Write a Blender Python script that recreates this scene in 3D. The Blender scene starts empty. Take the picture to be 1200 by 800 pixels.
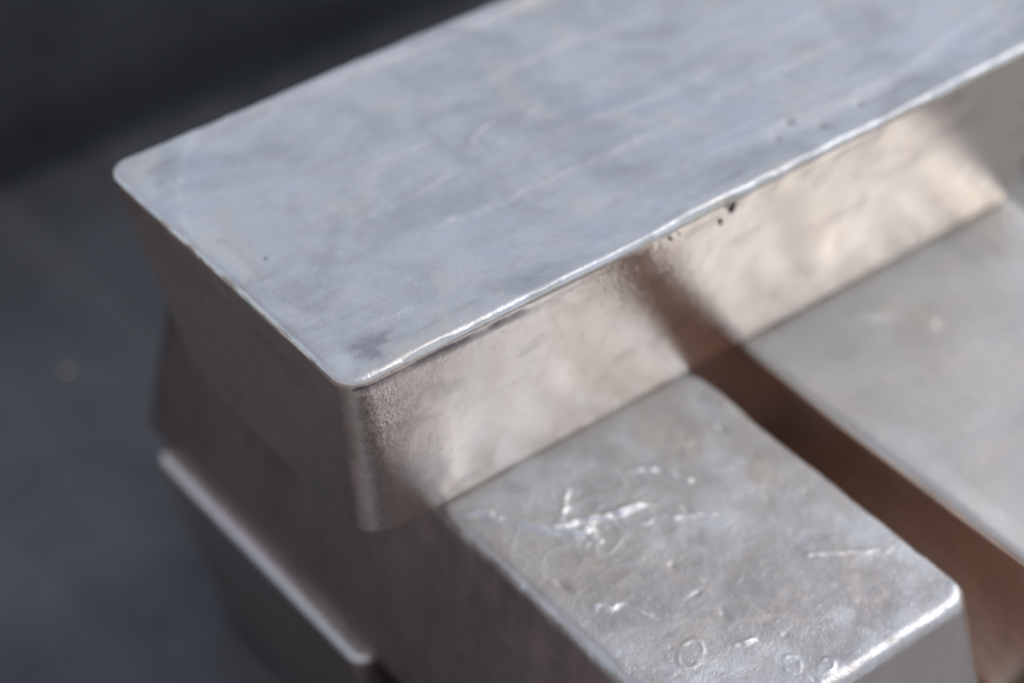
import bpy, math, random
import numpy as np
from mathutils import Vector

# ------------------------------------------------------------------ scene, camera, light
scene = bpy.context.scene
col = scene.collection
Z0 = 0.2384                       # height of the upper bar's wide face above the ground

cam_data = bpy.data.cameras.new("camera")
cam = bpy.data.objects.new("camera", cam_data)
col.objects.link(cam)
cam.location = (-0.2505, -0.3926, 0.4158 + Z0)
cam.rotation_euler = (0.8611, 0.0, -0.6640)
cam_data.sensor_width = 36.0
cam_data.lens = 2709.8 * 36.0 / 1200.0
cam_data.clip_start = 0.02
cam_data.clip_end = 60.0
cam_data.dof.use_dof = True
cam_data.dof.focus_distance = 0.637
cam_data.dof.aperture_fstop = 4.4
scene.camera = cam

SUN = Vector((0.68, -0.08, 0.74)).normalized()       # direction to the sun
sun_el = math.asin(SUN.z)
sun_az = math.atan2(SUN.x, SUN.y)

world = bpy.data.worlds.new("World")
scene.world = world
world.use_nodes = True
wn = world.node_tree
wn.nodes.clear()
sky = wn.nodes.new("ShaderNodeTexSky")
sky.sky_type = 'NISHITA'
sky.sun_disc = False
sky.sun_elevation = sun_el
sky.sun_rotation = sun_az
sky.air_density = 1.0
sky.dust_density = 0.5
sky.ozone_density = 1.0
bg = wn.nodes.new("ShaderNodeBackground")
bg.inputs["Strength"].default_value = 0.15
wo = wn.nodes.new("ShaderNodeOutputWorld")
haze_mix = wn.nodes.new("ShaderNodeMix")          # thin even high cloud over the clear sky
haze_mix.data_type = 'RGBA'
haze_mix.inputs[0].default_value = 0.66
haze_mix.inputs[7].default_value = (2.7, 2.6, 2.6, 1.0)
wn.links.new(sky.outputs[0], haze_mix.inputs[6])
wn.links.new(haze_mix.outputs[2], bg.inputs["Color"])
wn.links.new(bg.outputs[0], wo.inputs["Surface"])

sun_data = bpy.data.lights.new("sun", 'SUN')
sun_data.energy = 0.5
sun_data.angle = math.radians(16.0)
sun_data.color = (1.0, 0.97, 0.93)
sun = bpy.data.objects.new("sun", sun_data)
sun.rotation_euler = SUN.to_track_quat('Z', 'Y').to_euler()
sun.location = SUN * 3
col.objects.link(sun)

vs = scene.view_settings
vs.view_transform = 'Standard'
vs.look = 'None'
vs.exposure = 0.27
vs.gamma = 1.0
vs.use_curve_mapping = False
scene.cycles.glossy_bounces = 9        # light bouncing many times between the metal walls of the gap
scene.cycles.blur_glossy = 0.4


# ------------------------------------------------------------------ noise (numpy)
def _hash(ix, iy, iz, seed):
    h = (ix * 374761393 + iy * 668265263 + iz * 2147483647 + seed * 974634777) & 0xFFFFFFFF
    h = ((h ^ (h >> 13)) * 1274126177) & 0xFFFFFFFF
    h = ((h ^ (h >> 16)) * 2246822519) & 0xFFFFFFFF
    return ((h ^ (h >> 15)) & 0xFFFFFF) / float(0xFFFFFF)


def noise(x, y, z=0.0, seed=0):
    """smooth value noise, -1..1"""
    x, y, z = np.broadcast_arrays(np.asarray(x, float), np.asarray(y, float), np.asarray(z, float))
    ix, iy, iz = np.floor(x).astype(np.int64), np.floor(y).astype(np.int64), np.floor(z).astype(np.int64)
    fx, fy, fz = x - ix, y - iy, z - iz
    fx, fy, fz = [f * f * f * (f * (f * 6 - 15) + 10) for f in (fx, fy, fz)]
    r = 0
    for dx in (0, 1):
        for dy in (0, 1):
            for dz in (0, 1):
                w = (fx if dx else 1 - fx) * (fy if dy else 1 - fy) * (fz if dz else 1 - fz)
                r = r + w * _hash(ix + dx, iy + dy, iz + dz, seed)
    return r * 2 - 1


def fbm(x, y, z=0.0, seed=0, octaves=4):
    r, a, f = 0, 0.5, 1.0
    for o in range(octaves):
        r = r + a * noise(np.asarray(x) * f, np.asarray(y) * f, np.asarray(z) * f, seed + o * 17)
        a *= 0.5
        f *= 2.03
    return r


def sstep(a, b, x):
    t = np.clip((x - a) / (b - a), 0, 1)
    return t * t * (3 - 2 * t)


# ------------------------------------------------------------------ materials
class NT:
    def __init__(self, name):
        self.m = bpy.data.materials.new(name)
        self.m.use_nodes = True
        self.t = self.m.node_tree
        self.t.nodes.clear()
        self.out = self.n("ShaderNodeOutputMaterial")
        self.bsdf = self.n("ShaderNodeBsdfPrincipled")
        self.l(self.bsdf.outputs[0], self.out.inputs["Surface"])
        self.co = self.n("ShaderNodeTexCoord").outputs["Object"]

    def n(self, kind):
        return self.t.nodes.new(kind)

    def l(self, a, b):
        self.t.links.new(a, b)

    def put(self, sock, v):
        if hasattr(v, "is_output"):
            self.l(v, sock)
        else:
            sock.default_value = v

    def noise(self, scale, detail=4, rough=0.55, dist=0.0, stretch=None, offset=(0, 0, 0), rot=(0, 0, 0)):
        v = self.co
        if stretch or any(offset) or any(rot):
            mp = self.n("ShaderNodeMapping")
            mp.inputs["Location"].default_value = offset
            mp.inputs["Rotation"].default_value = rot
            mp.inputs["Scale"].default_value = stretch or (1, 1, 1)
            self.l(v, mp.inputs["Vector"])
            v = mp.outputs[0]
        t = self.n("ShaderNodeTexNoise")
        t.inputs["Scale"].default_value = scale
        t.inputs["Detail"].default_value = detail
        t.inputs["Roughness"].default_value = rough
        t.inputs["Distortion"].default_value = dist
        self.l(v, t.inputs["Vector"])
        return t.outputs["Fac"]

    def rng(self, v, a, b, c=0.0, d=1.0, smooth=True):
        r = self.n("ShaderNodeMapRange")
        r.interpolation_type = 'SMOOTHSTEP' if smooth else 'LINEAR'
        r.inputs["From Min"].default_value = a
        r.inputs["From Max"].default_value = b
        r.inputs["To Min"].default_value = c
        r.inputs["To Max"].default_value = d
        self.l(v, r.inputs["Value"])
        return r.outputs["Result"]

    def math(self, op, a, b=0.0, clamp=False):
        m = self.n("ShaderNodeMath")
        m.operation = op
        m.use_clamp = clamp
        self.put(m.inputs[0], a)
        self.put(m.inputs[1], b)
        return m.outputs[0]

    def mixc(self, f, a, b):
        m = self.n("ShaderNodeMix")
        m.data_type = 'RGBA'
        self.put(m.inputs[0], f)
        for s, v in ((m.inputs[6], a), (m.inputs[7], b)):
            if isinstance(v, tuple):
                s.default_value = (*v, 1.0)
            else:
                self.l(v, s)
        return m.outputs[2]

    def mixf(self, f, a, b):
        m = self.n("ShaderNodeMix")
        m.data_type = 'FLOAT'
        self.put(m.inputs[0], f)
        self.put(m.inputs[2], a)
        self.put(m.inputs[3], b)
        return m.outputs[0]

    def bump(self, h, dist, strength=1.0, prev=None):
        b = self.n("ShaderNodeBump")
        b.inputs["Distance"].default_value = dist
        self.put(b.inputs["Strength"], strength)
        self.l(h, b.inputs["Height"])
        if prev is not None:
            self.l(prev, b.inputs["Normal"])
        return b.outputs[0]

    def attr(self, name):
        a = self.n("ShaderNodeAttribute")
        a.attribute_name = name
        return a.outputs["Fac"]


def silver(name, off, top_rough=(0.34, 0.52), side_rough=(0.14, 0.26), streak=(1, 1, 1),
           top_col=((0.92, 0.92, 0.905), (0.56, 0.56, 0.57)), side_col=((0.83, 0.79, 0.73), (0.65, 0.55, 0.48)),
           blue=(0.76, 0.85, 0.96), warm=(0.90, 0.84, 0.75), dull_col=(0.74, 0.60, 0.55), dull_rough=(0.28, 0.42),
           top_bump=1.0, side_bump=1.0, pit=0.4, stain=1.0):
    """cast silver. Vertex attributes: face = cast face up (else mould wall), wear = bare polished metal and painted-on light,
    dull = matt mould skin, painted darker on walls in shade, crump = crumpled skin, grime = dark tarnish, and shade painted under the lip"""
    s = NT(name)
    face, wear_lit, dullm, crump, grime_shade = [s.attr(n) for n in ("face", "wear_lit", "dull", "crump", "grime_shade")]
    mul, add = (lambda p, q: s.math('MULTIPLY', p, q)), (lambda p, q: s.math('ADD', p, q))
    o2 = (off[0] + 1.7, off[1] + 2.9, off[2] + 0.6)
    big = s.rng(s.noise(24, 7, 0.62, 0.7, offset=off), 0.38, 0.64)
    mid = s.rng(s.noise(85, 6, 0.65, 0.9, offset=off), 0.36, 0.66)
    strk = s.rng(s.noise(42, 7, 0.68, 0.5, stretch=streak, offset=off), 0.38, 0.64)
    fine = s.rng(s.noise(55, 9, 0.78, 0.3, stretch=tuple(3.2 * k for k in streak), offset=o2), 0.38, 0.66)
    blu = s.rng(s.noise(19, 5, 0.6, 1.2, offset=o2), 0.50, 0.64)
    wrm = s.rng(s.noise(30, 6, 0.65, 1.0, offset=(o2[1], o2[0], o2[2])), 0.52, 0.68)
    spot = s.rng(s.noise(230, 5, 0.65, 0.0, offset=off), 0.62, 0.74)
    tone = add(add(mul(big, 0.44), mul(strk, 0.16)), add(mul(mid, 0.24), mul(fine, 0.24)))
    tc = s.mixc(mul(tone, stain), *top_col)
    tc = s.mixc(mul(blu, 0.22 * stain), tc, blue)
    tc = s.mixc(mul(wrm, 0.78 * stain), tc, warm)
    tc = s.mixc(mul(spot, 0.30 * stain), tc, (0.46, 0.44, 0.47))
    side_t = s.rng(s.noise(75, 8, 0.70, 0.5, stretch=(1.0, 1.0, 0.45), offset=o2, rot=(0, 0.5, 0)), 0.40, 0.66)
    sc = s.mixc(mul(add(add(mul(big, 0.22), mul(side_t, 0.53)), mul(mid, 0.25)), 0.45), *side_col)
    sc = s.mixc(mul(spot, 0.22), sc, (0.44, 0.35, 0.31))
    sc = s.mixc(dullm, sc, s.mixc(add(mul(side_t, 0.6), mul(mid, 0.4)), dull_col, tuple(0.55 * k for k in dull_col)))
    c = s.mixc(face, sc, tc)
    c = s.mixc(grime_shade, c, (0.30, 0.27, 0.29))
    c = s.mixc(wear_lit, c, (0.95, 0.95, 0.95))
    s.l(c, s.bsdf.inputs["Base Color"])
    s.bsdf.inputs["Metallic"].default_value = 1.0
    tr = s.rng(add(add(mul(mid, 0.35), mul(strk, 0.30)), mul(fine, 0.35)), 0, 1, *top_rough)
    sr = s.rng(add(mul(mid, 0.4), mul(side_t, 0.6)), 0, 1, *side_rough)
    sr = s.mixf(dullm, sr, s.rng(add(mul(mid, 0.5), mul(side_t, 0.5)), 0, 1, *dull_rough))
    r = s.mixf(face, sr, tr)
    r = s.mixf(wear_lit, r, 0.32)
    s.l(r, s.bsdf.inputs["Roughness"])
    # relief: grain of the cast skin, flow streaks, small dimples
    gr = s.noise(1200, 4, 0.7, offset=off)
    md = s.noise(300, 5, 0.62, 0.5, offset=off)
    st = s.noise(70, 9, 0.75, 0.4, stretch=streak, offset=off)
    cr = s.noise(480, 4, 0.6, 1.6, stretch=(1, 1, 0.7), offset=off)
    scr = None
    for ang, thr, o in ((0.10, 0.66, 1.3), (-0.35, 0.69, 4.1), (0.75, 0.71, 8.7)):
        k = s.rng(s.noise(520, 1, 0.4, 0.0, stretch=(0.035 if streak[0] < streak[1] else 1, 1 if streak[0] < streak[1] else 0.035, 0.3),
                          offset=(o, o * 2, 0), rot=(0, 0, ang)), thr, thr + 0.05)
        scr = k if scr is None else s.math('MAXIMUM', scr, k)
    scr = mul(mul(scr, face), s.rng(s.noise(60, 4, 0.65, offset=o2), 0.48, 0.68))
    b = s.bump(scr, 0.0003, 0.22)
    b = s.bump(gr, 0.0003, s.mixf(face, 0.24 * side_bump, 0.36 * top_bump), b)
    b = s.bump(md, 0.0005, s.mixf(face, 0.26 * side_bump, 0.24 * top_bump), b)
    b = s.bump(st, 0.0012, s.mixf(face, 0.02, 0.24 * top_bump), b)
    b = s.bump(cr, 0.0012, mul(crump, 0.45), b)
    pits = s.rng(s.noise(420, 2, 0.5, offset=(off[0] + 3, off[1], off[2])), 0.69, 0.76)
    inv = s.math('SUBTRACT', 1.0, pits)
    b = s.bump(inv, 0.0003, pit, b)
    s.l(b, s.bsdf.inputs["Normal"])
    return s.m


def dull(name, c0, c1, c2, scale, rough, bump_d, bump_s=0.6):
    s = NT(name)
    a = s.rng(s.noise(scale, 7, 0.6, 0.4), 0.3, 0.7)
    b = s.rng(s.noise(scale * 5.3, 5, 0.65, 0.2, offset=(4, 1, 2)), 0.4, 0.75)
    g = s.noise(scale * 60, 3, 0.6)
    c = s.mixc(a, c0, c1)
    c = s.mixc(s.math('MULTIPLY', b, 0.5), c, c2)
    s.l(c, s.bsdf.inputs["Base Color"])
    s.l(s.rng(b, 0, 1, rough - 0.1, rough + 0.12), s.bsdf.inputs["Roughness"])
    n = s.bump(g, bump_d, bump_s)
    n = s.bump(b, bump_d * 3, 0.35, n)
    s.l(n, s.bsdf.inputs["Normal"])
    return s.m


# ------------------------------------------------------------------ setting
def mesh_obj(name, verts, faces, mat, smooth=True, loc=(0, 0, 0)):
    me = bpy.data.meshes.new(name)
    me.from_pydata([tuple(v) for v in verts], [], [tuple(int(i) for i in f) for f in faces])
    me.update()
    if smooth:
        me.polygons.foreach_set("use_smooth", [True] * len(me.polygons))
    o = bpy.data.objects.new(name, me)
    o.location = loc
    me.materials.append(mat)
    col.objects.link(o)
    return o


def grid(xs, ys, zf):
    X, Y = np.meshgrid(xs, ys, indexing='ij')
    V = np.stack([X, Y, zf(X, Y)], -1).reshape(-1, 3)
    n, m = len(xs), len(ys)
    i = np.arange(n * m).reshape(n, m)
    F = np.stack([i[:-1, :-1], i[1:, :-1], i[1:, 1:], i[:-1, 1:]], -1).reshape(-1, 4)
    return V, F


def ground_material():
    s = NT("dark_slate_ground")
    a = s.rng(s.noise(9, 7, 0.6, 0.4), 0.3, 0.7)
    # wiped streaks and pale dusty scuffs
    w = s.rng(s.noise(13, 5, 0.6, 0.5, stretch=(2.6, 0.30, 1), rot=(0, 0, 0.66)), 0.44, 0.66)
    d = s.rng(s.noise(46, 6, 0.7, 0.3, offset=(4, 1, 2)), 0.45, 0.75)
    c = s.mixc(a, (0.078, 0.083, 0.094), (0.116, 0.122, 0.134))
    c = s.mixc(s.math('MULTIPLY', w, 0.4), c, (0.150, 0.155, 0.165))
    c = s.mixc(s.math('MULTIPLY', d, 0.35), c, (0.040, 0.041, 0.045))
    s.l(c, s.bsdf.inputs["Base Color"])
    s.l(s.rng(d, 0, 1, 0.45, 0.65), s.bsdf.inputs["Roughness"])
    n = s.bump(s.noise(520, 3, 0.6), 0.0006, 0.6)
    s.l(n, s.bsdf.inputs["Normal"])
    return s.m


def gz(x, y):
    return -0.0012 + 0.0011 * fbm(x * 9, y * 9, 0, 5, 4)


V, F = grid(np.linspace(-0.16, 0.90, 180), np.linspace(-0.15, 0.60, 120), gz)
fc = V[F].mean(1)
F = F[~((fc[:, 0] < 0.0 + 0.01 * noise(fc[:, 1] * 30, 0.2)) & (fc[:, 1] < 0.055 + 0.01 * noise(fc[:, 0] * 30, 0.7)))]      # dark area cut back so the bars reflect the added paving
fc = V[F].mean(1)
F = F[~((fc[:, 0] > 0.36) & (fc[:, 1] < 0.16))]  # cut back here too, for a paler reflection at the right
ground = mesh_obj("ground", V, F, ground_material())
ground["kind"] = "structure"

# paler paving added out of view, to reflect light onto the bars' sides
pave_mat = dull("added_pale_paving", (0.46, 0.425, 0.39), (0.54, 0.50, 0.46), (0.36, 0.33, 0.30), 6, 0.8, 0.0008)
V, F = grid(np.concatenate([np.linspace(-20, -1.2, 10), np.linspace(-1, 1.4, 49), np.linspace(1.6, 20, 10)]),
            np.concatenate([np.linspace(-20, -1.2, 10), np.linspace(-1, 1.4, 49), np.linspace(1.6, 20, 10)]),
            lambda x, y: -0.006 + 0.001 * fbm(x * 5, y * 5, 0, 6, 3))
pave = mesh_obj("added_pavement", V, F, pave_mat)
pave["kind"] = "structure"

# low dark kerb wall running behind the stack, worn rounded top edge and slightly uneven face
wall_mat = dull("dark_kerb", (0.050, 0.053, 0.062), (0.078, 0.082, 0.092), (0.092, 0.095, 0.104), 14, 0.75, 0.0008)
KY, KH = 0.434, 0.19
prof = [(0.013, -0.01), (0.011, 0.008), (0.009, 0.016), (0.006, 0.024), (0.003, 0.034), (0.002, 0.05), (0.003, 0.10), (0.004, 0.15), (0.006, 0.172), (0.012, 0.183), (0.022, 0.19),
        (0.06, 0.191), (0.10, 0.191), (0.138, 0.19), (0.148, 0.183), (0.154, 0.172), (0.158, 0.10), (0.16, -0.01)]
kx = np.concatenate([np.linspace(-2.2, -0.35, 20), np.linspace(-0.3, 0.9, 120), np.linspace(0.95, 2.4, 20)])
PV = []
for x in kx:
    for (dy, z) in prof:
        e = 0.0022 * float(fbm(x * 14, z * 14, dy * 14, 31, 3))
        PV.append((x, KY + dy + e, z + e * 0.5))
np_ = len(prof)
PF = []
for i in range(len(kx) - 1):
    for j in range(np_ - 1):
        a = i * np_ + j
        PF.append((a, a + np_, a + np_ + 1, a + 1))
PF.append(tuple(range(np_ - 1, -1, -1)))
PF.append(tuple((len(kx) - 1) * np_ + j for j in range(np_)))
kerb = mesh_obj("kerb_wall", PV, PF, wall_mat)
kerb["label"] = "low dark grey kerb wall running along the ground behind the stacked bars"
kerb["category"] = "kerb"


# ------------------------------------------------------------------ silver bars
BW, BL, BH, BT = 0.130, 0.310, 0.0792, 0.0136        # wide face width and length, height, taper per side


def axis(lo, hi, fine, re, coarse=None, zone=None):
    """grid lines from lo to hi: dense in the rounded rims, spaced `fine` inside `zone`, `coarse` elsewhere"""
    rim = np.array([0, 0.12, 0.25, 0.4, 0.55, 0.7, 0.85, 1.0]) * re
    out = list(lo + rim)
    x = lo + re
    while True:
        step = fine if (zone is None or zone[0] <= x <= zone[1]) else coarse
        x += step
        if x >= hi - re - 0.4 * step:
            break
        out.append(x)
    return np.array(out + list(hi - rim[::-1]))


def make_bar(name, center, long_axis, flipped, mat, zone, fine, side_fine, displace,
             re_wide=0.0033, re_narrow=0.005, Rp=0.011, rotz=0.0, size=(BW, BL, BH), Rn=0.012):
    """tapered cast bar standing on z = 0 of its own frame, wide face up unless flipped.
    displace(P, N, face) -> (height in m, dict of masks 0..1) adds the cast relief along the normals."""
    W, L, H = size
    a, b = (L / 2, W / 2) if long_axis == 'x' else (W / 2, L / 2)
    re = max(re_wide, re_narrow)
    zx = (zone[0] - center[0], zone[1] - center[0])
    zy = (zone[2] - center[1], zone[3] - center[1])
    xs = axis(-a, a, fine, re, side_fine * 2, zx)
    ys = axis(-b, b, fine, re, side_fine * 2, zy)
    zs = axis(0, H, side_fine, re)
    nx, ny, nz = len(xs), len(ys), len(zs)
    keys, quads = {}, []
    # index every lattice point on the box surface
    idx = -np.ones((nx, ny, nz), dtype=np.int64)
    surf = np.zeros((nx, ny, nz), bool)
    surf[0], surf[-1] = True, True
    surf[:, 0], surf[:, -1] = True, True
    surf[:, :, 0], surf[:, :, -1] = True, True
    ii = np.argwhere(surf)
    idx[surf] = np.arange(len(ii))
    P = np.stack([xs[ii[:, 0]], ys[ii[:, 1]], zs[ii[:, 2]]], -1)

    def q(sl, flip):
        g = idx[sl]
        f = np.stack([g[:-1, :-1], g[1:, :-1], g[1:, 1:], g[:-1, 1:]], -1).reshape(-1, 4)
        quads.append(f[:, ::-1] if flip else f)
    q(np.s_[:, :, -1], False)
    q(np.s_[:, :, 0], True)
    q(np.s_[:, 0, :], False)
    q(np.s_[:, -1, :], True)
    q(np.s_[0, :, :], True)
    q(np.s_[-1, :, :], False)
    F = np.concatenate(quads)
    # round the plan corners
    fw = (1 - P[:, 2] / H) if not flipped else P[:, 2] / H
    Rp = Rp + (Rn - Rp) * fw                              # corner radius grows from the wide to the narrow face
    inner = np.stack([a - Rp, b - Rp], -1)
    Q = np.clip(P[:, :2], -inner, inner)
    D = P[:, :2] - Q
    rho = np.abs(D).max(1)
    ln = np.hypot(D[:, 0], D[:, 1])
    n2 = D / np.maximum(ln, 1e-12)[:, None]
    # round the horizontal rims (wide face end and narrow face end have different radii)
    z = P[:, 2].copy()
    s = Rp - rho
    for top in (True, False):
        wide = (top != flipped)
        r = re_wide if wide else re_narrow
        zd = (H - z) if top else z
        m, k = np.maximum(r - s, 0), np.maximum(r - zd, 0)
        both = (m > 0) & (k > 0)
        sc = np.where(both, np.maximum(m, k) / np.maximum(np.hypot(m, k), 1e-12), 1.0)
        s = np.where(both, r - m * sc, s)
        zd = np.where(both, r - k * sc, zd)
        z = (H - zd) if top else zd
    rho2 = Rp - s
    XY = Q + n2 * rho2[:, None]
    fr = (1 - z / H) if not flipped else z / H            # 0 at the wide face, 1 at the narrow face
    # real taper: every wall leans by BT over the height
    XY = XY * np.stack([1 - BT * fr / a, 1 - BT * fr / b], -1)
    P = np.concatenate([XY, z[:, None]], 1)

    me = bpy.data.meshes.new(name)
    me.from_pydata(P.tolist(), [], F.tolist())
    me.update()
    N = np.empty(len(P) * 3)
    me.vertex_normals.foreach_get("vector", N)
    N = N.reshape(-1, 3)
    face = sstep(0.55, 0.92, N[:, 2])
    Pw = P + np.array(center)
    h, att = displace(Pw, N, face)
    att["face"] = face
    P2 = P + N * h[:, None]
    me.vertices.foreach_set("co", P2.ravel())
    for nm, val in att.items():
        at = me.attributes.new(nm, 'FLOAT', 'POINT')
        at.data.foreach_set("value", np.clip(val, 0, 1).astype(np.float32))
    me.polygons.foreach_set("use_smooth", [True] * len(me.polygons))
    me.update()
    me.materials.append(mat)
    o = bpy.data.objects.new(name, me)
    o.location = center
    o.rotation_euler = (0, 0, rotz)
    col.objects.link(o)
    return o


def seg_ridge(X, Y, pts, width, height, seed=0, jitter=0.0, beads=0.0):
    """raised scar along a polyline in the horizontal plane"""
    jx = X + jitter * noise(X * 260, Y * 260, 0, seed)
    jy = Y + jitter * noise(X * 260, Y * 260, 3.3, seed + 1)
    best = np.full(X.shape, 1e9)
    tt = np.zeros(X.shape)
    n = len(pts) - 1
    for i in range(n):
        (x0, y0), (x1, y1) = pts[i], pts[i + 1]
        dx, dy = x1 - x0, y1 - y0
        t = np.clip(((jx - x0) * dx + (jy - y0) * dy) / (dx * dx + dy * dy), 0, 1)
        d = np.hypot(jx - x0 - t * dx, jy - y0 - t * dy)
        near = d < best
        best = np.where(near, d, best)
        tt = np.where(near, (i + t) / n, tt)
    amp = 1 + beads * noise(X * 420, Y * 420, 0, seed + 9)
    amp = amp * sstep(0, 0.12, tt) * sstep(1, 0.88, tt)
    return height * amp * np.exp(-(best / width) ** 2)


def ring(X, Y, cx, cy, rx, ry, width, height, ang=0.0, seed=0):
    ca, sa = math.cos(ang), math.sin(ang)
    u, v = (X - cx) * ca + (Y - cy) * sa, -(X - cx) * sa + (Y - cy) * ca
    th = np.arctan2(v, u)
    part = 0.25 + 0.75 * sstep(-0.5, 0.4, noise(np.cos(th) * 1.1 + 7, np.sin(th) * 1.1, 0, seed + 3))
    rr = np.sqrt((u / rx) ** 2 + (v / ry) ** 2) + 0.12 * noise(np.cos(th) * 1.6 + seed, np.sin(th) * 1.6, 0, seed)
    d = (rr - 1) * min(rx, ry)
    inside = sstep(1.0, 0.8, rr)
    return height * part * np.exp(-(d / width) ** 2) + height * 0.25 * inside


# --- upper bar: wide pour face up, lying along x on the two bars below
def disp_upper(P, N, face):
    X, Y, Zw = P.T
    zt = Z0 - Zw
    side = 1 - sstep(0.2, 0.6, np.abs(N[:, 2]))
    near_side = sstep(-0.7, -0.95, N[:, 1])
    h = 0.00035 * fbm(X * 22, Y * 22, Zw * 22, 3, 3) * (0.10 + 0.90 * face)
    # flow ripples of the cooling pour, curving round near the end
    cy = Y - 0.065
    u = np.where(X < 0.07, np.hypot((X - 0.07), cy), np.abs(cy))
    warp = 0.006 * noise(X * 14, Y * 14, 0, 8)
    h += face * 0.00024 * noise((u + warp) * 150, X * 7, 0, 12)
    h += face * 0.00012 * noise((u + warp) * 380, X * 10, 0, 14)
    # shallow dishing inside the rim
    edge = np.minimum.reduce([X, 0.31 - X, Y, 0.13 - Y])
    wob = 0.0015 * noise(X * 60, Y * 60, 0, 16)
    h -= face * 0.0008 * sstep(0.002, 0.013, edge + wob)
    # scars and scratches
    scars = ([(0.094, 0.068), (0.098, 0.0735), (0.106, 0.0755), (0.113, 0.076)], 0.0008, 0.00055, 4, 0.0006, 0.5), \
        ([(0.094, 0.068), (0.099, 0.0655), (0.106, 0.066)], 0.0007, 0.00045, 5, 0.0005, 0.5), \
        ([(0.116, 0.0755), (0.121, 0.072), (0.126, 0.0745)], 0.0012, 0.0005, 6, 0.0007, 0.6), \
        ([(0.0215, 0.0220), (0.029, 0.0197), (0.0355, 0.0187)], 0.0006, 0.0005, 7, 0.0001, 0.0), \
        ([(0.055, 0.083), (0.072, 0.081), (0.09, 0.0795)], 0.0008, 0.00045, 8, 0.0002, 0.2), \
        ([(0.048, 0.047), (0.078, 0.043), (0.112, 0.041), (0.15, 0.042)], 0.0008, 0.00022, 9, 0.0010, 0.8), \
        ([(0.06, 0.043), (0.10, 0.036), (0.14, 0.0345)], 0.0009, -0.00020, 10, 0.0010, 0.8), \
        ([(0.11, 0.058), (0.16, 0.052), (0.22, 0.053)], 0.0016, -0.00025, 11, 0.0016, 0.6), \
        ([(0.12, 0.049), (0.17, 0.041), (0.24, 0.039)], 0.0016, -0.00020, 12, 0.0016, 0.6), \
        ([(0.05, 0.060), (0.068, 0.058), (0.088, 0.062)], 0.0014, -0.0003, 13, 0.0004, 0.3)
    for pts, w, a, sd, j, bd in scars:
        h += face * seg_ridge(X, Y, pts, w, a, sd, j, bd)
    pit = 0
    for px, py, r in ((0.0149, 0.0623, 0.0008), (0.1876, 0.0106, 0.0016), (0.1808, 0.0188, 0.0013), (0.172, 0.0145, 0.001), (0.205, 0.012, 0.0012)):
        g = np.exp(-(((X - px) ** 2 + (Y - py) ** 2) / r ** 2))
        h -= face * 0.0006 * g
        pit = np.maximum(pit, g)
    # lip: the pour skin wavers and overhangs the mould wall, with a cold lap under it by the near corner
    rim = sstep(0.12, 0.5, N[:, 2]) * (1 - sstep(0.78, 0.985, N[:, 2]))
    h += (rim + 0.5 * side * sstep(0.012, 0.004, zt)) * (0.00035 * noise(X * 30, Y * 30, 0, 23) + 0.0005 * fbm(X * 130, Y * 130, 0, 24, 4))
    lap = np.exp(-((zt - 0.0040) / 0.0010) ** 2) * side * near_side
    lapx = sstep(0.070, 0.045, X + 0.004 * noise(X * 200, 0.1, 0, 25)) * (0.6 + 0.4 * noise(X * 150, 0.7, 0, 26))
    h -= lap * 0.0015 * lapx
    h -= lap * 0.00025 * (0.5 + 0.5 * noise(X * 55, 0.2, 0, 27))
    cor = side * sstep(-0.25, -0.5, N[:, 0]) * sstep(-0.25, -0.5, N[:, 1])
    h += cor * 0.00006 * noise(X * 420, zt * 420, Y * 420, 45)
    h += side * 0.00003 * fbm(X * 120, Y * 120, Zw * 90, 51, 3)
    h -= 0.0010 * np.exp(-(((X - 0.141) ** 2 + (Y + 0.0005) ** 2 + (zt - 0.003) ** 2) / 0.0014 ** 2))
    # faint vertical drag lines on the long wall
    end = sstep(-0.55, -0.85, N[:, 0])
    crump = side * near_side * 0.10 * (0.5 + fbm(X * 60, zt * 60, 0, 42, 3)) + side * sstep(0.040, 0.014, X + 0.25 * (zt - 0.015) + 0.010 * noise(X * 90, zt * 90, 0, 41)) * sstep(0.055, 0.022, zt) * np.maximum(near_side, 0.35 * cor)
    wear_lit = rim * np.clip(0.45 + 1.4 * fbm(X * 150, Y * 150, 0, 61, 4), 0, 1)
    wear_lit = np.maximum(wear_lit, 0.35 * side * near_side * sstep(0.046, 0.020, X) * sstep(0.03, 0.055, zt))  # flank colour brightened in place of light caught near the corner
    seam = np.exp(-((edge - 0.0085 + wob * 1.6) / 0.0016) ** 2) * face * sstep(0.0, 0.6, fbm(X * 120, Y * 120, 0, 63, 4) * 2)
    # dark rubbed patch close to the near corner and stains along the far rim
    patch = sstep(1.1, 0.2, np.hypot((X - 0.0175) / 0.0085, (Y - 0.0120) / 0.0052) + 0.9 * fbm(X * 260, Y * 420, 0, 65, 5)) * face
    grime_shade = np.maximum.reduce([0.16 * seam, 0.55 * patch, 0.8 * pit * face, 1.0 * sstep(0.1, 0.5, lap * lapx),  # lap term paints the shade below the lip as a dark line
                               0.25 * side * sstep(0.18, 0.42, fbm(X * 60, Y * 60, zt * 140, 67, 4))])
    return h, dict(wear_lit=wear_lit, dull=np.maximum.reduce([end, 0.12 * cor, 0.3 * crump, 0.6 * side * near_side * sstep(0.050, 0.018, X)]), crump=crump, grime_shade=grime_shade)


m_upper = silver("cast_silver_upper", (0.0, 0.0, 0.0), streak=(0.22, 1.3, 1))
upper = make_bar("silver_bar", (0.155, 0.065, Z0 - BH), 'x', False, m_upper,
                 (-0.01, 0.32, -0.01, 0.14), 0.0011, 0.0011, disp_upper, re_wide=0.0030, re_narrow=0.0030, Rp=0.0078, Rn=0.0125)
upper["label"] = "topmost silver bar, smooth wide face up, lying across the two bars below it"


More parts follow.
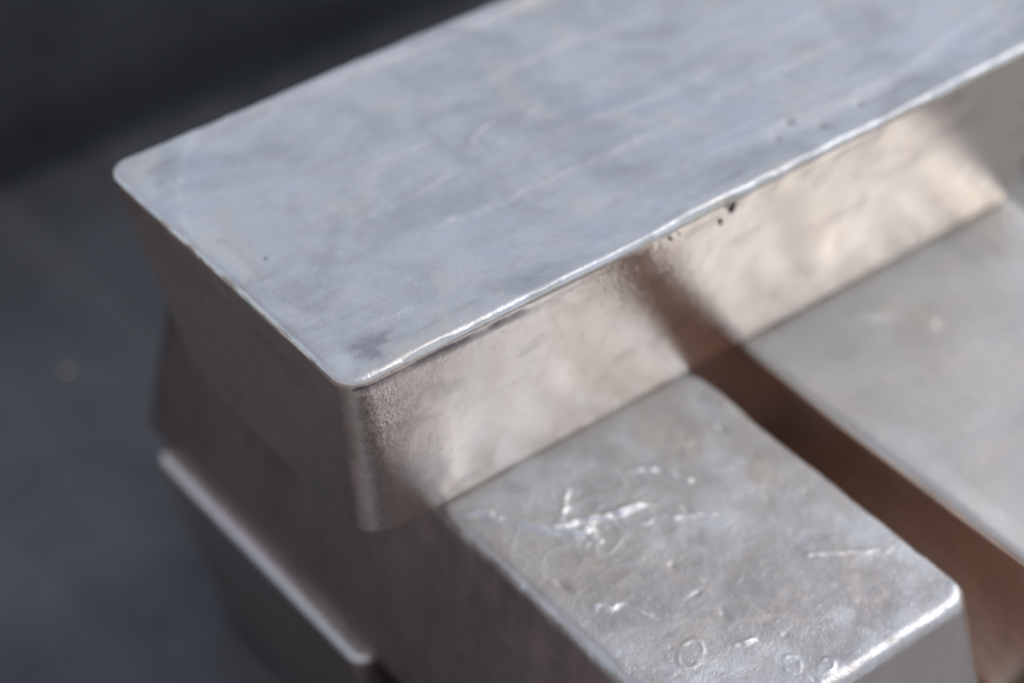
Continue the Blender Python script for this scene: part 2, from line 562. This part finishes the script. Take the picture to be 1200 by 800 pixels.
# --- bar under it, upside down: narrow mould face up, rough with scars and blisters
blist = [(0.0610, -0.0771, 0.0056, 0.0034, 0.5, 0.6), (0.0807, -0.0977, 0.0034, 0.0024, 0.9, 0.7), (0.0879, -0.1041, 0.0030, 0.0022, 0.2, 1.0)]


def disp_rough(P, N, face):
    X, Y, Zw = P.T
    side = 1 - face
    h = 0.0005 * fbm(X * 26, Y * 26, Zw * 26, 103, 3)
    h += face * 0.00016 * fbm(X * 95, Y * 95, 0, 105, 5)
    # scabby skin: low plates with ragged edges
    pl = fbm(X * 48 + 0.9 * noise(X * 70, Y * 70, 0, 106), Y * 48 + 0.9 * noise(X * 70, Y * 70, 4, 106), 0, 107, 5)
    h += face * 0.00010 * pl
    # veins of raised metal, ragged and beaded
    def R(pts, w, a, sd, j=0.0014, bd=0.55):
        return seg_ridge(X, Y, pts, w, a, sd, j, bd) + 0.3 * seg_ridge(X, Y, pts, w * 2.5, a * 0.5, sd + 50, j * 2, 0.3)
    v = (R([(0.0435, 0.009), (0.049, 0.0035), (0.0545, -0.006), (0.059, -0.0135), (0.065, -0.0195), (0.0715, -0.0235)], 0.0012, 0.0011, 201, 0.0011, 0.4)
         + R([(0.054, -0.004), (0.062, -0.0135), (0.070, -0.0180), (0.080, -0.0205), (0.0935, -0.0245)], 0.0011, 0.0010, 202, 0.0011, 0.4)
         + R([(0.064, -0.014), (0.070, -0.010), (0.0755, -0.002)], 0.0008, 0.0005, 203)
         + R([(0.0685, -0.019), (0.0675, -0.0285)], 0.0009, 0.0008, 204)
         + R([(0.094, -0.008), (0.102, -0.014), (0.108, -0.025)], 0.0008, 0.0005, 205)
         + R([(0.080, -0.028), (0.092, -0.0315), (0.106, -0.040)], 0.0007, 0.0003, 206)
         + R([(0.113, -0.0678), (0.122, -0.0745), (0.1357, -0.0842)], 0.0007, 0.00028, 207, 0.0010, 0.8)
         + R([(0.072, -0.082), (0.076, -0.084), (0.081, -0.085)], 0.0008, 0.0006, 209)
         + R([(0.050, -0.045), (0.058, -0.052), (0.062, -0.060)], 0.0010, 0.0004, 211))
    # connected wrinkles of the chilled skin, strongest round the veins
    wx, wy = X + 0.004 * noise(X * 90, Y * 90, 0, 215), Y + 0.004 * noise(X * 90, Y * 90, 5, 216)
    wr = (1 - np.abs(noise(wx * 95, wy * 125, 0, 217))) ** 7 + 0.6 * (1 - np.abs(noise(wx * 190, wy * 230, 0, 218))) ** 7
    zone = np.exp(-((X - 0.070) / 0.030) ** 2 - ((Y + 0.016) / 0.020) ** 2) + 0.30 * sstep(-0.05, 0.30, fbm(X * 35, Y * 35, 0, 219, 3))
    v = v + 0.00020 * wr * zone
    h += face * v
    rg = 0
    for i, (bx, by, rx, ry, an, am) in enumerate(blist):
        rg = rg + am * ring(X, Y, bx, by, rx, ry, 0.00045, 0.0005, an, 300 + i)
    h += face * rg
    # sunken pores and dents of many sizes
    rr = random.Random(12)
    for i in range(46):
        px, py = rr.uniform(0.045, 0.14), rr.uniform(-0.11, 0.012)
        r = 0.0004 + 0.0016 * rr.random() ** 3
        e = rr.uniform(0.6, 1.6)
        h -= face * r * 0.28 * np.exp(-(((X - px) * e) ** 2 + ((Y - py) / e) ** 2) / r ** 2)
    rim = sstep(0.12, 0.5, N[:, 2]) * (1 - sstep(0.8, 0.985, N[:, 2]))
    h += rim * (0.0005 * fbm(X * 140, Y * 140, Zw * 60, 121, 3) + 0.0004 * noise(X * 35, Y * 35, 0, 123))
    h += side * 0.00018 * fbm(X * 60, Y * 60, Zw * 60, 131, 3)
    # ragged frosted band of bare metal along the end rim, frosted patches elsewhere
    front = sstep(-0.098, -0.106, Y + 0.006 * fbm(X * 150, Y * 60, 0, 141, 4))
    h += face * front * 0.00025
    fro = sstep(0.02, 0.42, fbm(X * 42, Y * 42, 0, 161, 5))
    wear_lit = np.maximum.reduce([rim * np.clip(0.15 + 1.5 * fbm(X * 130, Y * 130, 0, 151, 4), 0, 0.8), face * 0.8 * front * np.clip(0.6 + 1.2 * fbm(X * 200, Y * 200, 0, 143, 4), 0, 1), face * 0.8 * fro * np.clip(0.7 + fbm(X * 160, Y * 160, 0, 163, 4), 0, 1),
                              face * np.clip((v + rg) / 0.0006, 0, 0.9)])
    wear_lit = np.maximum(wear_lit, 0.55 * side * sstep(-0.5, -0.85, N[:, 1]))  # front end wall painted paler for the light it reflects
    wear_lit = np.maximum(wear_lit, 0.6 * rim * sstep(-0.1, -0.3, N[:, 0]) * np.clip(0.75 + fbm(X * 130, Y * 130, 0, 152, 4), 0, 1))  # bright glint painted along the left rim
    grime_shade = np.maximum(face * 0.22 * sstep(0.08, 0.36, fbm(X * 75, Y * 75, 0, 171, 5)), 0)
    return h, dict(wear_lit=wear_lit, dull=side * sstep(0.6, 0.2, N[:, 0]), crump=0 * X, grime_shade=grime_shade)  # walls coloured darker for their shade, except on the gap side


m_rough = silver("cast_silver_rough", (5.0, 2.0, 1.0), dull_rough=(0.30, 0.42), dull_col=(0.50, 0.39, 0.36), side_rough=(0.30, 0.45), side_col=((0.96, 0.83, 0.745), (0.90, 0.735, 0.64)), top_rough=(0.28, 0.50), top_bump=1.5, streak=(0.9, 0.6, 1),
                 blue=(0.76, 0.78, 0.82), warm=(0.84, 0.75, 0.66),
                 top_col=((0.86, 0.82, 0.785), (0.58, 0.53, 0.50)))
XA0 = 0.0400 - BT
under = make_bar("silver_bar", (XA0 + BW / 2, -0.1248 + BL / 2, Z0 - 2 * BH), 'y', True, m_rough,
                 (0.02, 0.17, -0.13, 0.012), 0.0005, 0.0016, disp_rough, re_narrow=0.0045, Rp=0.012)
under["label"] = "upside-down silver bar with blistered scarred narrow face, jutting out under the topmost bar"


# --- smooth bar beside it, wide face up
def disp_smooth(P, N, face):
    X, Y, Zw = P.T
    side = 1 - face
    h = 0.0007 * fbm(X * 18, Y * 18, Zw * 18, 403, 3)
    h += face * 0.00012 * fbm(X * 90, Y * 60, 0, 405, 3)
    edge = np.minimum(X - 0.1623, 0.2923 - X)
    # wavy raised lip of the pour
    h += face * 0.0011 * sstep(0.012, 0.003, edge) * (0.6 + 0.4 * noise(Y * 40, X * 20, 0, 411))
    h += side * 0.0010 * noise(Y * 26, Zw * 12, 0.5, 413) * sstep(0.12, 0.16, Zw)
    h += face * seg_ridge(X, Y, [(0.20, 0.004), (0.214, -0.006), (0.222, -0.020)], 0.003, 0.0006, 415, 0.001)
    rim = sstep(0.12, 0.5, N[:, 2]) * (1 - sstep(0.75, 0.97, N[:, 2]))
    wear_lit = np.maximum(rim * 0.5, 0.3 * face * sstep(0.1, 0.35, fbm(X * 30, Y * 30, 0, 421, 4)))
    grime_shade = 0.22 * face * sstep(0.12, 0.35, fbm(X * 34, Y * 34, 0, 423, 4))
    return h, dict(wear_lit=wear_lit, dull=0.4 * side, crump=0 * X, grime_shade=grime_shade)


m_smooth = silver("cast_silver_smooth", (9.0, 4.0, 3.0), streak=(1.2, 0.4, 1), top_bump=0.8,
                  blue=(0.78, 0.78, 0.79), warm=(0.90, 0.80, 0.69),
                  top_col=((0.87, 0.83, 0.775), (0.70, 0.645, 0.59)), dull_col=(0.92, 0.74, 0.63),
                  side_rough=(0.30, 0.45), side_col=((0.88, 0.73, 0.63), (0.80, 0.63, 0.53)))
beside = make_bar("silver_bar", (0.1623 + BW / 2, -0.135 + BL / 2, Z0 - 2 * BH), 'y', False, m_smooth,
                  (0.15, 0.30, -0.14, 0.03), 0.0014, 0.0016, disp_smooth, rotz=-0.003)
beside["label"] = "silver bar with smooth satin wide face up, across the narrow gap from the blistered bar"


# --- the two bars on the ground, wide face up
def disp_base(P, N, face):
    X, Y, Zw = P.T
    h = 0.0004 * fbm(X * 20, Y * 20, Zw * 20, 503, 3) + 0.00012 * fbm(X * 110, Y * 110, Zw * 110, 505, 3)
    rim = sstep(0.12, 0.5, N[:, 2]) * (1 - sstep(0.75, 0.97, N[:, 2]))
    h += rim * 0.0003 * fbm(X * 120, Y * 120, 0, 507, 3)
    return h, dict(wear_lit=rim * 0.8, dull=1 - face, crump=0 * X, grime_shade=0 * X)  # rim painted bright for the light it catches


m_base = silver("cast_silver_base", (2.0, 7.0, 6.0), top_rough=(0.2, 0.36), stain=0.5, top_col=((0.96, 0.92, 0.88), (0.80, 0.74, 0.68)))
low_a = make_bar("silver_bar", (0.0212 + BL / 2, 0.0374 + BW / 2, 0.0), 'x', False, m_base,
                 (0.0, 0.06, 0.0, 0.2), 0.0025, 0.0025, disp_base, re_wide=0.0036, Rp=0.0065)
low_a["label"] = "silver bar on the ground whose bright end rim peeks out below the blistered bar"
low_b = make_bar("silver_bar", (0.0280 + BL / 2, 0.0300 - BW / 2, 0.0), 'x', False, m_base,
                 (0.0, 0.36, -0.12, 0.04), 0.003, 0.003, disp_base, re_wide=0.0032)
low_b["label"] = "mostly hidden silver bar on the ground, seen at the bottom of the dark gap"
for o in (upper, under, beside, low_a, low_b):
    o["category"] = "silver bar"
    o["group"] = "stacked cast silver bars"

# ------------------------------------------------------------------ small things
dross_mat = dull("dark_dross", (0.10, 0.085, 0.08), (0.20, 0.17, 0.16), (0.06, 0.05, 0.05), 300, 0.6, 0.0002)


def blob(name, loc, r, mat, seed, squash=(1, 1, 1), n=10, amp=0.35):
    V, F = [], []
    for i in range(n + 1):
        th = math.pi * i / n
        for j in range(2 * n):
            ph = math.pi * j / n
            v = np.array([math.sin(th) * math.cos(ph), math.sin(th) * math.sin(ph), math.cos(th)])
            k = 1 + amp * float(noise(v[0] * 1.7 + seed, v[1] * 1.7, v[2] * 1.7, seed))
            V.append(v * k * r * np.array(squash))
    for i in range(n):
        for j in range(2 * n):
            a, b = i * 2 * n + j, i * 2 * n + (j + 1) % (2 * n)
            F.append((a, a + 2 * n, b + 2 * n, b))
    return mesh_obj(name, V, F, mat, True, loc)


for k, (x, y, z, r, sq) in enumerate(((0.1400, -0.0001, Z0 - 0.0038, 0.0017, (0.8, 0.4, 1.2)),
                                      (0.1372, 0.0012, Z0 - 0.0088, 0.0009, (0.7, 0.35, 1.2)),
                                      (0.1195, 0.0002, Z0 - 0.0042, 0.0005, (1.2, 0.5, 0.7)),
                                      (0.1165, 0.0003, Z0 - 0.0047, 0.0006, (1.2, 0.5, 0.7)))):
    s = blob("dross_speck", (x - upper.location.x, y - upper.location.y, z - upper.location.z), r, dross_mat, 11 + k, sq, 8)
    s.parent = upper
    s["label"] = "dark dross speck under the lip"

bead_mat = silver("silver_bead", (1.0, 1.0, 1.0), side_rough=(0.12, 0.2))
bead = blob("silver_bead", (0.056, 0.3077, 0.0014), 0.0019, bead_mat, 77, (1, 1, 0.8), 14, 0.12)
bead["label"] = "tiny shiny bead of silver lying on the dark ground"
bead["category"] = "silver bead"
